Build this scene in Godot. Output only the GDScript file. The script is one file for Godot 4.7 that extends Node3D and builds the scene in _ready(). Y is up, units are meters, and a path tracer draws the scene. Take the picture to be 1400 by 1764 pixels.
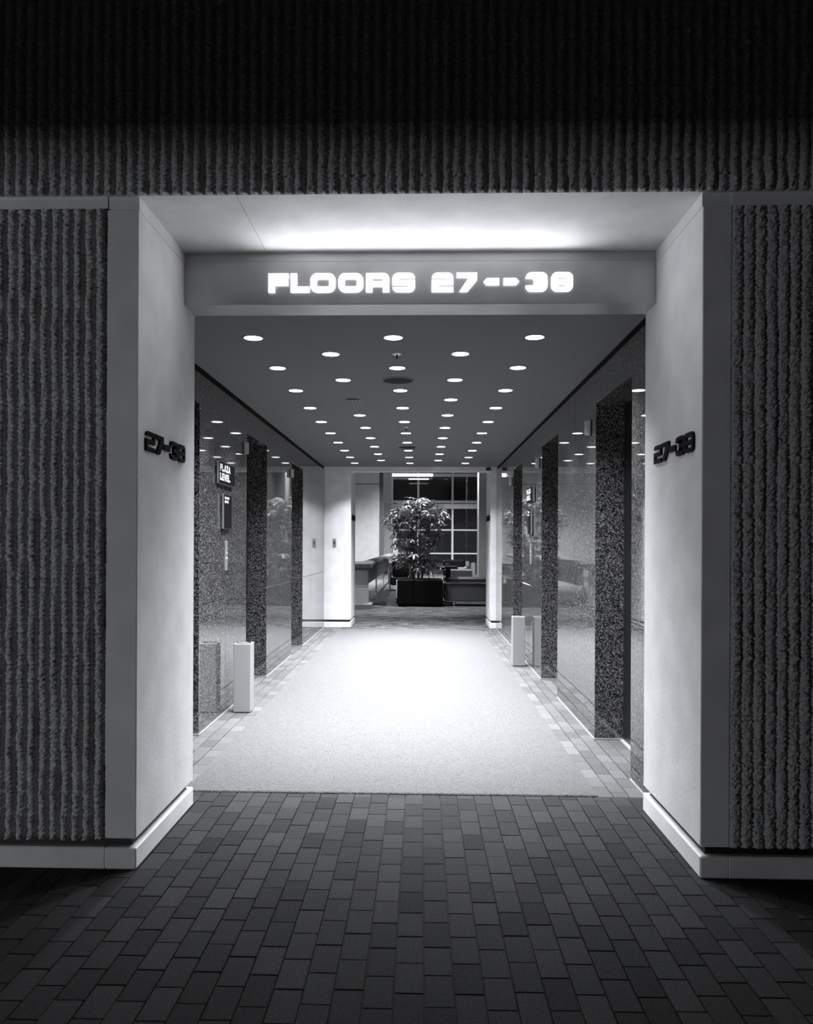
extends Node3D
# An elevator lobby seen from the hall outside it. Metres; the camera stands at x = 0, z = 0 and looks along -z.

const CEIL := 2.886          # lobby ceiling
const WL := -1.729           # faces of the two granite walls
const WR := 1.3456
const CL := -1.302           # inner faces of the entrance columns
const CR := 1.2655
const D0 := 3.70             # column front, column back, far column front, far column back (distances from the camera)
const D1 := 4.635
const D2 := 14.54
const D3 := 15.475
const SOFFIT := 3.095
const DOORS := [[5.235, 6.305], [8.025, 9.09], [10.85, 11.87]]
const DOOR_TOP := 2.59
const JOINT := 1.005
const RECESS := 0.217

var M := {}
var rng := RandomNumberGenerator.new()
var used := {}

# ---------------------------------------------------------------- naming
func numbered(called: String) -> String:
	var n: int = used.get(called, 0)
	used[called] = n + 1
	return called if n == 0 else "%s_%03d" % [called, n]

func thing(called: String, label: String, category: String, at := Vector3.ZERO, group := "") -> Node3D:
	var o := Node3D.new()
	o.name = numbered(called)
	add_child(o, true)
	o.position = at
	tag(o, label, category, group)
	return o

func tag(o: Node3D, label: String, category: String, group := "") -> void:
	o.set_meta("label", label)
	o.set_meta("category", category)
	if group:
		o.set_meta("group", group)

func setting(called: String, label := "", category := "") -> Node3D:
	var o := Node3D.new()
	o.name = numbered(called)
	add_child(o, true)
	o.set_meta("kind", "structure")
	if label:
		o.set_meta("label", label)
		o.set_meta("category", category)
	return o

func put(mesh: Mesh, called: String, m: Material, parent: Node3D, at := Vector3.ZERO, turn := Vector3.ZERO) -> MeshInstance3D:
	var o := MeshInstance3D.new()
	o.mesh = mesh
	o.material_override = m
	if parent == self:
		o.name = numbered(called)
	else:
		var key := "%s/%s" % [parent.get_instance_id(), called]
		o.name = called if not used.has(key) else "%s_%03d" % [called, used[key]]
		used[key] = used.get(key, 0) + 1
	parent.add_child(o, true)
	o.position = at
	o.rotation = turn
	return o

# ---------------------------------------------------------------- mesh tools
func new_st() -> SurfaceTool:
	var st := SurfaceTool.new()
	st.begin(Mesh.PRIMITIVE_TRIANGLES)
	return st

func tri(st: SurfaceTool, a: Vector3, b: Vector3, c: Vector3, out: Vector3) -> void:
	var n := (b - a).cross(c - a)
	if n.length_squared() < 1e-18:
		return
	if n.dot(out) < 0.0:
		var t := b
		b = c
		c = t
		n = -n
	n = n.normalized()
	for p in [a, c, b]:
		st.set_normal(n)
		st.add_vertex(p)

func quad(st: SurfaceTool, a: Vector3, b: Vector3, c: Vector3, d: Vector3, out: Vector3) -> void:
	tri(st, a, b, c, out)
	tri(st, a, c, d, out)

func box(st: SurfaceTool, lo: Vector3, hi: Vector3, ch := 0.0) -> void:
	var mid := (lo + hi) / 2.0
	var h := (hi - lo) / 2.0
	var c: float = minf(ch, minf(h.x, minf(h.y, h.z)) * 0.95)
	for ax in 3:
		var u := (ax + 1) % 3
		var v := (ax + 2) % 3
		for s in [-1.0, 1.0]:
			var q := []
			for k in [[-1, -1], [1, -1], [1, 1], [-1, 1]]:
				var p := Vector3.ZERO
				p[ax] = s * h[ax]
				p[u] = k[0] * (h[u] - c)
				p[v] = k[1] * (h[v] - c)
				q.append(mid + p)
			var o := Vector3.ZERO
			o[ax] = s
			quad(st, q[0], q[1], q[2], q[3], o)
	if c <= 0.0:
		return
	for ax in 3:
		var u := (ax + 1) % 3
		var v := (ax + 2) % 3
		for su in [-1.0, 1.0]:
			for sv in [-1.0, 1.0]:
				var q := []
				for e in [[-1.0, 0], [1.0, 0], [1.0, 1], [-1.0, 1]]:
					var p := Vector3.ZERO
					p[ax] = e[0] * (h[ax] - c)
					p[u] = su * (h[u] - (c if e[1] == 1 else 0.0))
					p[v] = sv * (h[v] - (0.0 if e[1] == 1 else c))
					q.append(mid + p)
				var o := Vector3.ZERO
				o[u] = su
				o[v] = sv
				quad(st, q[0], q[1], q[2], q[3], o)
	for sx in [-1.0, 1.0]:
		for sy in [-1.0, 1.0]:
			for sz in [-1.0, 1.0]:
				var s := Vector3(sx, sy, sz)
				tri(st, mid + s * Vector3(h.x, h.y - c, h.z - c), mid + s * Vector3(h.x - c, h.y, h.z - c), mid + s * Vector3(h.x - c, h.y - c, h.z), s)

# a box given by x range, y range and the distance range from the camera
func bd(st: SurfaceTool, x0: float, x1: float, y0: float, y1: float, d0: float, d1: float, ch := 0.0) -> void:
	box(st, Vector3(minf(x0, x1), y0, -maxf(d0, d1)), Vector3(maxf(x0, x1), y1, -minf(d0, d1)), ch)

func block(x0: float, x1: float, y0: float, y1: float, d0: float, d1: float, ch := 0.0) -> ArrayMesh:
	var st := new_st()
	bd(st, x0, x1, y0, y1, d0, d1, ch)
	return st.commit()

func sized(s: Vector3, ch: float) -> ArrayMesh:
	var st := new_st()
	box(st, -s / 2.0, s / 2.0, ch)
	return st.commit()

# profile of (radius, height) pairs turned about the y axis
func lathe(profile: Array, n := 32) -> ArrayMesh:
	var st := new_st()
	st.set_smooth_group(0)
	for i in profile.size() - 1:
		var a: Vector2 = profile[i]
		var b: Vector2 = profile[i + 1]
		var along := b - a
		var out2 := Vector2(along.y, -along.x)      # to the right of the way the profile runs
		for k in n:
			var t0 := TAU * k / n
			var t1 := TAU * (k + 1) / n
			var tm := (t0 + t1) / 2.0
			var o := Vector3(cos(tm) * out2.x, out2.y, sin(tm) * out2.x)
			quad(st, Vector3(cos(t0) * a.x, a.y, sin(t0) * a.x), Vector3(cos(t1) * a.x, a.y, sin(t1) * a.x), Vector3(cos(t1) * b.x, b.y, sin(t1) * b.x), Vector3(cos(t0) * b.x, b.y, sin(t0) * b.x), o)
	return st.commit()

func tube(st: SurfaceTool, pts: Array, r0: float, r1 := -1.0, n := 8) -> void:
	if r1 < 0.0:
		r1 = r0
	var prev := []
	for i in pts.size():
		var dir: Vector3 = (pts[mini(i + 1, pts.size() - 1)] - pts[maxi(i - 1, 0)]).normalized()
		var side := dir.cross(Vector3.UP if absf(dir.y) < 0.9 else Vector3.RIGHT).normalized()
		var up := side.cross(dir)
		var r := lerpf(r0, r1, float(i) / (pts.size() - 1))
		var ring := []
		for k in n:
			var t := TAU * k / n
			ring.append(pts[i] + (side * cos(t) + up * sin(t)) * r)
		if i > 0:
			for k in n:
				var j := (k + 1) % n
				quad(st, prev[k], prev[j], ring[j], ring[k], (prev[k] + ring[j]) / 2.0 - (pts[i] + pts[i - 1]) / 2.0)
		if i == 0 or i == pts.size() - 1:
			for k in n:
				tri(st, ring[k], ring[(k + 1) % n], pts[i], dir * (-1.0 if i == 0 else 1.0))
		prev = ring

# ---------------------------------------------------------------- lettering: wide bold capitals, drawn as outlines of height 1
func rrect(x0: float, y0: float, x1: float, y1: float, r: float, which := 15) -> PackedVector2Array:
	var p := PackedVector2Array()
	var cs := [[x1 - r, y1 - r, 0.0, 1], [x0 + r, y1 - r, PI / 2, 2], [x0 + r, y0 + r, PI, 4], [x1 - r, y0 + r, PI * 1.5, 8]]
	var sq := [Vector2(x1, y1), Vector2(x0, y1), Vector2(x0, y0), Vector2(x1, y0)]
	for i in 4:
		if which & int(cs[i][3]) and r > 0.0:
			for k in 7:
				var t: float = cs[i][2] + PI / 2 * k / 6.0
				p.append(Vector2(cs[i][0] + cos(t) * r, cs[i][1] + sin(t) * r))
		else:
			p.append(sq[i])
	return p

func cut(from: Array, away: PackedVector2Array) -> Array:
	var out := []
	for p in from:
		for q in Geometry2D.clip_polygons(p, away):
			out.append(q)
	return out

func halves(p: PackedVector2Array, x: float) -> Array:
	var out := []
	for q in Geometry2D.intersect_polygons(p, rrect(-9, -9, x, 9, 0)):
		out.append(q)
	for q in Geometry2D.intersect_polygons(p, rrect(x, -9, 9, 9, 0)):
		out.append(q)
	return out

# g is the height of the gaps between the three strokes, s the width of an upright stroke
func glyph(ch: String, w: float, g: float, s: float) -> Array:
	var t := (1.0 - 2.0 * g) / 3.0
	var a := t              # lower gap from a to b, upper gap from c to d
	var b := t + g
	var c := 2.0 * t + g
	var d := 2.0 * t + 2.0 * g
	var r := 0.3
	match ch:
		"F":
			return [PackedVector2Array([Vector2(0, 0), Vector2(s, 0), Vector2(s, b), Vector2(w * .98, b), Vector2(w * .98, c), Vector2(s, c), Vector2(s, d), Vector2(w, d), Vector2(w, 1), Vector2(0, 1)])]
		"E":
			return [PackedVector2Array([Vector2(0, 0), Vector2(w, 0), Vector2(w, a), Vector2(s, a), Vector2(s, b), Vector2(w * .95, b), Vector2(w * .95, c), Vector2(s, c), Vector2(s, d), Vector2(w, d), Vector2(w, 1), Vector2(0, 1)])]
		"L":
			return [PackedVector2Array([Vector2(0, 0), Vector2(w, 0), Vector2(w, .3), Vector2(s, .3), Vector2(s, 1), Vector2(0, 1)])]
		"O":
			return cut(halves(rrect(0, 0, w, 1, .36), w / 2), rrect(s, .3, w - s, .7, .08))
		"R":
			var o := halves(rrect(0, 0, w, 1, r, 1), w * .5)
			o = cut(o, rrect(s, c - .06, w - s, d, .0))
			o = cut(o, rrect(s, -1, w - s, b - .08, 0))
			return cut(o, PackedVector2Array([Vector2(w + .1, .58), Vector2(w + .1, .36), Vector2(w - .08, .47)]))
		"P":
			var o := halves(rrect(0, 0, w, 1, r, 1), w * .5)
			o = cut(o, rrect(s, c, w - s, d, 0))
			return cut(o, rrect(s, -1, w + 1, b, 0))
		"S":
			var o := [rrect(0, 0, w, 1, r)]
			o = cut(o, rrect(w * .3, c, w + 1, d, 0))
			return cut(o, rrect(-1, a, w * .7, b, 0))
		"2":
			var o := [rrect(0, 0, w, 1, r, 3)]
			o = cut(o, rrect(-1, c, w - s, d, 0))
			return cut(o, rrect(s, a, w + 1, b, 0))
		"7":
			return [PackedVector2Array([Vector2(w * .14, 0), Vector2(w * .52, 0), Vector2(w, .6), Vector2(w, 1), Vector2(0, 1), Vector2(0, 1.0 - t), Vector2(w * .6, 1.0 - t)])]
		"3":
			var o := [rrect(0, 0, w, 1, r)]
			o = cut(o, rrect(w * .36, c, w - s, d, 0))
			o = cut(o, rrect(w * .36, a, w - s, b, 0))
			return cut(o, rrect(-1, a + g * .45, w * .38, d - g * .45, 0))
		"8":
			var o := halves(rrect(0, 0, w, 1, r), w / 2)
			o = cut(o, rrect(s, c, w - s, d, .02))
			o = cut(o, rrect(s, a, w - s, b, .02))
			o = cut(o, PackedVector2Array([Vector2(-.1, .58), Vector2(-.1, .42), Vector2(.05, .5)]))
			return cut(o, PackedVector2Array([Vector2(w + .1, .58), Vector2(w + .1, .42), Vector2(w - .05, .5)]))
		"A":
			var o := [PackedVector2Array([Vector2(0, 0), Vector2(s, 0), Vector2(s * 1.15, .16), Vector2(w - s * 1.15, .16), Vector2(w - s, 0), Vector2(w, 0), Vector2(w * .66, 1), Vector2(w * .34, 1)])]
			o = halves(o[0], w / 2)
			return cut(o, PackedVector2Array([Vector2(w * .38, .38), Vector2(w * .62, .38), Vector2(w * .5, .72)]))
		"Z":
			return [PackedVector2Array([Vector2(0, 0), Vector2(w, 0), Vector2(w, .28), Vector2(s * 1.4, .28), Vector2(w, .74), Vector2(w, 1), Vector2(0, 1), Vector2(0, .72), Vector2(w - s * 1.4, .72), Vector2(0, .26)])]
		"V":
			return [PackedVector2Array([Vector2(w * .34, 0), Vector2(w * .66, 0), Vector2(w, 1), Vector2(w - s, 1), Vector2(w * .5, .36), Vector2(s, 1), Vector2(0, 1)])]
		"<":
			return [PackedVector2Array([Vector2(0, .52), Vector2(.16, .34), Vector2(w, .34), Vector2(w, .7), Vector2(.16, .7)])]
		">":
			return [PackedVector2Array([Vector2(w, .52), Vector2(w - .16, .34), Vector2(0, .34), Vector2(0, .7), Vector2(w - .16, .7)])]
		"-":
			return [rrect(0, .34, w, .66, .12)]
	return []

func letter(ch: String, w: float, g: float, s: float, height: float, depth: float) -> ArrayMesh:
	var st := new_st()
	for p in glyph(ch, w, g, s):
		var q := PackedVector2Array()
		for v in p:
			q.append(v * height)
		var ix := Geometry2D.triangulate_polygon(q)
		for i in range(0, ix.size(), 3):
			for e in [0.0, depth]:
				tri(st, Vector3(q[ix[i]].x, q[ix[i]].y, e), Vector3(q[ix[i + 1]].x, q[ix[i + 1]].y, e), Vector3(q[ix[i + 2]].x, q[ix[i + 2]].y, e), Vector3(0, 0, 1 if e > 0.0 else -1))
		var turn := -1.0 if Geometry2D.is_polygon_clockwise(q) else 1.0
		for i in q.size():
			var a := q[i]
			var b := q[(i + 1) % q.size()]
			var o := Vector2(b.y - a.y, a.x - b.x) * turn
			quad(st, Vector3(a.x, a.y, 0), Vector3(b.x, b.y, 0), Vector3(b.x, b.y, depth), Vector3(a.x, a.y, depth), Vector3(o.x, o.y, 0))
	return st.commit()

# letters side by side from the local origin, each its own part
func write(words: String, parent: Node3D, at: Vector3, turn: float, widths: Dictionary, g: float, s: float, height: float, depth: float, gap: float, m: Material) -> void:
	var x := 0.0
	var ax := Vector3(cos(turn), 0, -sin(turn))
	for ch in words:
		if ch == " ":
			x += height * 0.5
			continue
		var w: float = widths.get(ch, widths["*"])
		put(letter(ch, w, g, s, height, depth), "dash" if ch == "-" else "digit" if ch in "2738" else "letter", m, parent, at + ax * x, Vector3(0, turn, 0))
		x += w * height + gap

# ---------------------------------------------------------------- materials
func gray(v: float) -> Color:
	return Color(v, v, v).linear_to_srgb()

func noise(freq: float, octaves: int, lo: float, hi: float, size := 512, kind := FastNoiseLite.TYPE_SIMPLEX_SMOOTH, sd := 1) -> NoiseTexture2D:
	var f := FastNoiseLite.new()
	f.seed = sd
	f.noise_type = kind
	f.frequency = freq
	f.fractal_octaves = octaves
	var t := NoiseTexture2D.new()
	t.width = size
	t.height = size
	t.seamless = true
	t.noise = f
	var g := Gradient.new()
	g.set_color(0, Color(lo, lo, lo))
	g.set_color(1, Color(hi, hi, hi))
	t.color_ramp = g
	return t

func mat(v: float, rough: float, metal := 0.0, tex: Texture2D = null, scale := 1.0, bump: Texture2D = null, bump_cm := 0.0, bump_world := true) -> StandardMaterial3D:
	var m := StandardMaterial3D.new()
	m.albedo_color = gray(v)
	m.roughness = rough
	m.metallic = metal
	if tex or bump:
		m.uv1_triplanar = true
		m.uv1_world_triplanar = bump_world
		m.uv1_scale = Vector3.ONE * scale
	if tex:
		m.albedo_texture = tex
	if bump:
		m.heightmap_enabled = true
		m.heightmap_texture = bump
		m.heightmap_scale = bump_cm
	return m

# grains of stone: light and dark crystals of a few pixels
func grains(size: int, lo: float, hi: float, dark: float, soft: int, sd: int) -> ImageTexture:
	var r := RandomNumberGenerator.new()
	r.seed = sd
	var a := PackedFloat32Array()
	a.resize(size * size)
	for i in size * size:
		a[i] = r.randf()
	for pass_ in soft:
		var b := PackedFloat32Array()
		b.resize(size * size)
		for y in size:
			var y1 := (y + 1) % size
			for x in size:
				var x1 := (x + 1) % size
				b[y * size + x] = (a[y * size + x] + a[y * size + x1] + a[y1 * size + x] + a[y1 * size + x1]) * 0.25
		a = b
	var bytes := PackedByteArray()
	bytes.resize(size * size)
	for i in size * size:
		var v := clampf((a[i] - 0.5) * (2.2 if soft else 1.0) + 0.5, 0.0, 1.0)
		v = dark if v < 0.3 else lerpf(lo, hi, (v - 0.3) / 0.7)
		bytes[i] = int(v * 255.0)
	return ImageTexture.create_from_image(Image.create_from_data(size, size, false, Image.FORMAT_L8, bytes))

func glow(v: float) -> StandardMaterial3D:
	var m := mat(0.8, 0.5)
	m.emission_enabled = true
	m.emission = Color(0.97, 0.98, 1.0)
	m.emission_energy_multiplier = v
	return m

func make_materials() -> void:
	var blotch := noise(0.008, 5, 0.92, 1.0, 512, FastNoiseLite.TYPE_SIMPLEX_SMOOTH, 3)
	var fine := noise(0.09, 4, 0.0, 1.0, 512, FastNoiseLite.TYPE_SIMPLEX_SMOOTH, 5)
	M.concrete = mat(0.84, 0.8, 0, blotch, 0.7, fine, 0.06)
	M.rib = mat(0.86, 0.95, 0, noise(0.05, 4, 0.6, 1.0, 512, FastNoiseLite.TYPE_SIMPLEX, 8), 2.2, fine, 0.3)
	M.white_wall = mat(0.62, 0.75, 0, blotch, 0.5)
	M.dark = mat(0.012, 0.6)  # black standing in for shade in the plinth recesses
	M.mortar = mat(0.035, 0.95)
	M.granite = mat(0.24, 0.03, 0, grains(512, 0.36, 1.0, 0.16, 1, 11), 0.5)
	M.granite.metallic_specular = 0.8
	M.grout = mat(0.6, 0.6)
	M.carpet = mat(0.115, 1.0, 0, grains(512, 0.84, 1.0, 0.72, 2, 21), 0.7, grains(512, 0.2, 1.0, 0.0, 1, 23), 0.5)
	M.carpet.rim_enabled = true
	M.carpet.rim = 0.3
	M.paver = mat(0.62, 0.85, 0, noise(0.06, 4, 0.78, 1.0, 512, FastNoiseLite.TYPE_SIMPLEX, 31), 2.0, fine, 0.06)
	M.paver.metallic_specular = 0.1
	M.paver.vertex_color_use_as_albedo = true
	M.ceiling = mat(0.19, 0.9, 0, noise(0.2, 3, 0.88, 1.0, 256, FastNoiseLite.TYPE_SIMPLEX, 41), 2.0)
	M.hall = mat(0.10, 0.9)
	M.steel = mat(0.5, 0.34, 0.6, noise(0.01, 2, 0.9, 1.0, 256, FastNoiseLite.TYPE_SIMPLEX, 51), 1.0)
	M.bronze = mat(0.10, 0.35, 1.0)
	M.chrome = mat(0.75, 0.15, 1.0)
	M.letters = glow(1.4)
	M.lamp = glow(6.0)
	M.strip = glow(1.2)  # glow of the bars added at the night window
	M.black = mat(0.006, 0.6)
	M.black.metallic_specular = 0.2
	M.black_metal = mat(0.018, 0.3)
	M.print = mat(0.9, 0.6)
	M.trim = mat(0.26, 0.6)
	M.ashtray = mat(0.26, 0.4)
	M.ashtray_dim = mat(0.36, 0.4)
	M.sand = mat(0.55, 0.95, 0, fine, 4.0)
	M.lens = mat(0.45, 0.35)
	M.leather = mat(0.035, 0.4, 0, null, 1.0)
	M.fabric = mat(0.16, 0.9, 0, noise(0.15, 3, 0.7, 1.0, 256, FastNoiseLite.TYPE_SIMPLEX, 61), 3.0)
	M.fabric_light = mat(0.36, 0.9, 0, noise(0.15, 3, 0.8, 1.0, 256, FastNoiseLite.TYPE_SIMPLEX, 62), 3.0)
	M.wood = mat(0.08, 0.5, 0, noise(0.03, 3, 0.6, 1.0, 256, FastNoiseLite.TYPE_SIMPLEX, 63), 2.0)
	M.leaf = mat(0.36, 0.55)
	M.leaf.backlight_enabled = true
	M.leaf.backlight = Color(0.25, 0.25, 0.25)
	M.leaf.cull_mode = BaseMaterial3D.CULL_DISABLED
	M.leaf_dark = mat(0.12, 0.3)
	M.leaf_dark.cull_mode = BaseMaterial3D.CULL_DISABLED
	M.bark = mat(0.09, 0.9)
	M.soil = mat(0.03, 1.0)
	M.glass = mat(0.9, 0.02)
	M.glass.albedo_color = Color(0.5, 0.5, 0.5, 0.06)
	M.glass.transparency = BaseMaterial3D.TRANSPARENCY_ALPHA
	M.mullion = mat(0.75, 0.5)
	M.pillar = mat(0.2, 0.8, 0, blotch, 0.6)
	M.night = mat(0.055, 0.9)

# ---------------------------------------------------------------- lights
func spot(at: Vector3, energy: float, angle: float, size: float, parent: Node3D, blend := 1.0) -> void:
	var l := SpotLight3D.new()
	l.name = "beam"
	l.light_color = Color(0.965, 0.975, 1.0)
	l.light_energy = energy
	l.spot_range = 40.0
	l.spot_attenuation = 2.0
	l.spot_angle = angle
	l.spot_angle_attenuation = blend
	l.light_size = size
	l.shadow_enabled = true
	parent.add_child(l, true)
	l.position = at
	l.rotation = Vector3(-PI / 2, 0, 0)

func panel_light(at: Vector3, size: Vector2, energy: float, turn: Vector3, parent: Node3D) -> void:
	var l := AreaLight3D.new()
	l.name = "panel_light"
	l.area_size = size
	l.light_color = Color(0.965, 0.975, 1.0)
	l.light_energy = energy
	l.area_range = 30.0
	l.area_attenuation = 2.0
	l.shadow_enabled = true
	parent.add_child(l, true)
	l.position = at
	l.rotation = turn

const DOWN := 2.6            # lobby downlights
const SPILL := 5.4           # the wide soft spill of the same lamps
const SIGN := 0.78            # letters of the entrance sign
const HALL_FILL := 11.0         # added fill panel behind the camera, brightening the ribbed front
const FAR := 55.0            # lamps of the seating area

# ---------------------------------------------------------------- scene
func _ready() -> void:
	rng.seed = 7
	var cam := Camera3D.new()
	cam.name = "camera"
	add_child(cam, true)
	var near := 0.05
	cam.keep_aspect = Camera3D.KEEP_HEIGHT
	cam.set_frustum(near * 1764.0 / 1400.0, Vector2(14.2, 55.4) * near / 1400.0, near, 200.0)
	cam.position = Vector3(0, 1.5, 0)
	cam.rotation = Vector3(0, 0.0276, 0.0044)
	cam.current = true
	var we := WorldEnvironment.new()
	we.name = "surroundings"
	var env := Environment.new()
	env.background_mode = Environment.BG_COLOR
	env.background_color = Color(0.02, 0.02, 0.022)
	env.tonemap_mode = Environment.TONE_MAPPER_LINEAR
	env.tonemap_exposure = 1.0
	env.sdfgi_enabled = true
	env.ssao_enabled = true
	env.ssil_enabled = true
	we.environment = env
	add_child(we, true)

	make_materials()
	floors()
	facade()
	for s in [-1, 1]:
		granite_wall(s)
		column(s, D0, D1)
		column(s, D2, D3)
	shell()
	ceiling_fittings()
	entrance_sign()
	carpet()
	wall_fittings()
	ashtrays()
	seating_area()
	hall_fill()

# ---------------------------------------------------------------- floor
func paver(x0: float, x1: float, d0: float, d1: float, tone: float, lift := 0.0, ch := 0.0025) -> ArrayMesh:
	var st := new_st()
	st.set_color(Color(tone, tone, tone))
	bd(st, x0, x1, -0.03, lift, d0, d1, ch)
	return st.commit()

func floors() -> void:
	var w := 0.1012
	var l := 0.1975
	var g := 0.0022
	# the hall in front of the lobby, its dimness put into the brick tone
	var base := setting("floor", "floor of brick pavers, darkened for the dim hall, laid lengthwise in front of the lobby carpet", "floor")
	put(block(-7, 7, -0.2, -0.012, -9, 4.9), "bed", M.mortar, base)
	var all := []
	for k in range(-24, 24):
		var x := k * w + 0.018
		var off := (0.0 if k % 2 == 0 else 0.5) * l + rng.randf_range(-0.012, 0.012)
		var d := 4.87 - off - 0.07
		var list := [[d, 4.87]]
		while d > 2.3:
			list.append([d - l, d])
			d -= l
		for e in list:
			if e[1] - e[0] < 0.02:
				continue
			var mid: float = (e[0] + e[1]) / 2.0
			var inside: bool = (x + w < CL - 0.02 or x > CR + 0.02) and mid > D0 + 0.03 and mid < D1
			if inside:
				continue
			var hidden := (mid > D0 - 0.05 and (x + w / 2 < CL or x + w / 2 > CR)) or absf(x + 0.1) > mid * 0.53
			var tone: float = rng.randf_range(0.075, 0.108) * (0.85 if rng.randf() < 0.15 else 1.0)  # darker than the border brick to carry the dim hall light
			all.append([0.0 if hidden else (e[1] - e[0]) / pow(mid, 3.0) * (1.0 if mid > 2.55 else 0.0), x + g, x + w - g, e[0] + g, e[1] - g, tone, rng.randf_range(-0.002, 0.0)])
	all.sort_custom(func(a, b): return a[0] > b[0])
	var rest := new_st()
	for i in all.size():
		var e = all[i]
		if i < 300:
			put(paver(e[1], e[2], e[3], e[4], e[5], e[6]), "brick", M.paver, base)
		else:
			rest.set_color(Color(e[5], e[5], e[5]))
			bd(rest, e[1], e[2], -0.03, e[6], e[3], e[4])
	put(rest.commit(), "outer_bricks", M.paver, base).set_meta("kind", "stuff")

	# the courses between carpet and granite, same brick toned lighter for the lamps
	var side := setting("floor", "brick border courses, lightened for the lamps, between the carpet and the granite walls", "floor")
	put(block(WL - 0.5, WR + 0.5, -0.2, -0.012, 4.9, 14.3), "bed", M.mortar, side)
	for s in [-1, 1]:
		var inner := -1.424 if s < 0 else 1.062
		var outer := WL if s < 0 else WR
		var n := 3
		var ww := absf(outer - inner) / n
		for k in n:
			var x: float = inner + s * ww * k
			var d := 4.87 + (0.0 if k % 2 == 0 else 0.5) * l - (0.0 if k % 2 == 0 else l)
			while d < 14.27:
				var a := maxf(d, 4.87)
				var b := minf(d + l, 14.27)
				if b - a > 0.02:
					var tone := rng.randf_range(0.16, 0.24) * (1.12 if k == 0 else 1.0)  # same brick as the hall, lamplight put into the lighter tone
					put(paver(minf(x, x + s * ww) + g, maxf(x, x + s * ww) - g, a + g, b - g, tone, rng.randf_range(-0.0015, 0.0)), "brick", M.paver, side)
				d += l
		var more := new_st()
		for dd in DOORS:
			for k in 2:
				var d: float = dd[0]
				while d < dd[1] - 0.02:
					var tone := rng.randf_range(0.16, 0.24)
					more.set_color(Color(tone, tone, tone))
					bd(more, outer + s * (0.1 * k + g), outer + s * (0.1 * (k + 1) - g), -0.03, -0.001, d + g, minf(d + l, dd[1]) - g)
					d += l
		put(more.commit(), "threshold_bricks", M.paver, side).set_meta("kind", "stuff")

	# the seating area beyond, its courses laid crosswise
	var back := setting("floor", "grey brick floor of the seating area beyond the lobby", "floor")
	put(block(-9, 9, -0.2, -0.012, 14.3, 43), "bed", M.mortar, back)
	var st := new_st()
	var row := 0
	var dd := 14.27
	while dd < 26.0:
		var x := -2.6 + (0.0 if row % 2 == 0 else l / 2)
		while x < 3.2:
			var tone := rng.randf_range(0.14, 0.36)
			if rng.randf() < 0.12:
				tone *= 0.6
			st.set_color(Color(tone, tone, tone))
			bd(st, x + g, x + l - g, -0.02, -0.001, dd + g, dd + w - g)
			x += l
		dd += w
		row += 1
	put(st.commit(), "crosswise_bricks", M.paver, back).set_meta("kind", "stuff")
	var plain := paver(-9, 9, 26.0, 43, 0.28, -0.003)
	put(plain, "far_paving", M.paver, back)

# ---------------------------------------------------------------- ribbed concrete
func rib_mesh(length: float, step: float, sd: int, shallow := false) -> ArrayMesh:
	var f := FastNoiseLite.new()
	f.seed = sd
	f.frequency = 1.0
	f.fractal_octaves = 3
	var slow := FastNoiseLite.new()
	slow.seed = sd + 50
	slow.frequency = 1.0
	var prof := [[-0.0258, 0.0], [-0.0180, 0.0], [-0.0168, 0.026], [-0.0130, 0.036], [-0.0050, 0.038], [0.0040, 0.037], [0.0110, 0.028], [0.0150, 0.010], [0.0180, 0.0], [0.0258, 0.0]]
	if shallow:
		prof = [[-0.0258, 0.0], [-0.0215, 0.003], [-0.0185, 0.016], [-0.0120, 0.021], [-0.0040, 0.0225], [0.0040, 0.022], [0.0120, 0.020], [0.0175, 0.013], [0.0210, 0.002], [0.0258, 0.0]]
	var rows := int(length / step)
	var pts := []
	for i in rows + 1:
		var y := length * i / rows
		var line := PackedVector3Array()
		var amount := 0.72 + 0.3 * clampf(slow.get_noise_2d(y * 2.6 + sd * 17.3, sd * 3.7) * 2.0 + 0.3, -0.8, 1.0)
		for k in prof.size():
			var px: float = prof[k][0]
			var pz: float = prof[k][1]
			if pz > 0.0:
				var n := f.get_noise_2d(px * 130.0, (y + px * 1.8 + sd * 0.37) * 75.0)
				var nn := f.get_noise_2d(px * 40.0 + 90.0, y * 26.0)
				pz = maxf(pz * amount + n * 0.013 + nn * 0.008, 0.001)
				px += f.get_noise_2d(33.0 + k, (y + px * 1.2) * 60.0) * 0.007
			# the hammer marks run down to the right
			var mark := sin((y + prof[k][0] * 1.3) * TAU / 0.021 + 2.0 * f.get_noise_2d(y * 9.0, 7.0))
			if pz > 0.0:
				pz = maxf(pz + mark * 0.0035, 0.001)
				if k > prof.size() / 2:
					px += mark * 0.0035
			line.append(Vector3(px, y, pz))
		pts.append(line)
	var st := new_st()
	st.set_smooth_group(0)
	for i in rows:
		for k in prof.size() - 1:
			var a: Vector3 = pts[i][k]
			var b: Vector3 = pts[i][k + 1]
			var c: Vector3 = pts[i + 1][k + 1]
			var d: Vector3 = pts[i + 1][k]
			for p in [a, c, b, a, d, c]:
				st.add_vertex(p)
	# ends
	for k in prof.size() - 1:
		var e := [pts[0][k], pts[0][k + 1]]
		var z0 := Vector3(e[0].x, 0, -0.001)
		var z1 := Vector3(e[1].x, 0, -0.001)
		for p in [e[0], e[1], z1, e[0], z1, z0]:
			st.add_vertex(p)
	st.generate_normals()
	return st.commit()

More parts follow.
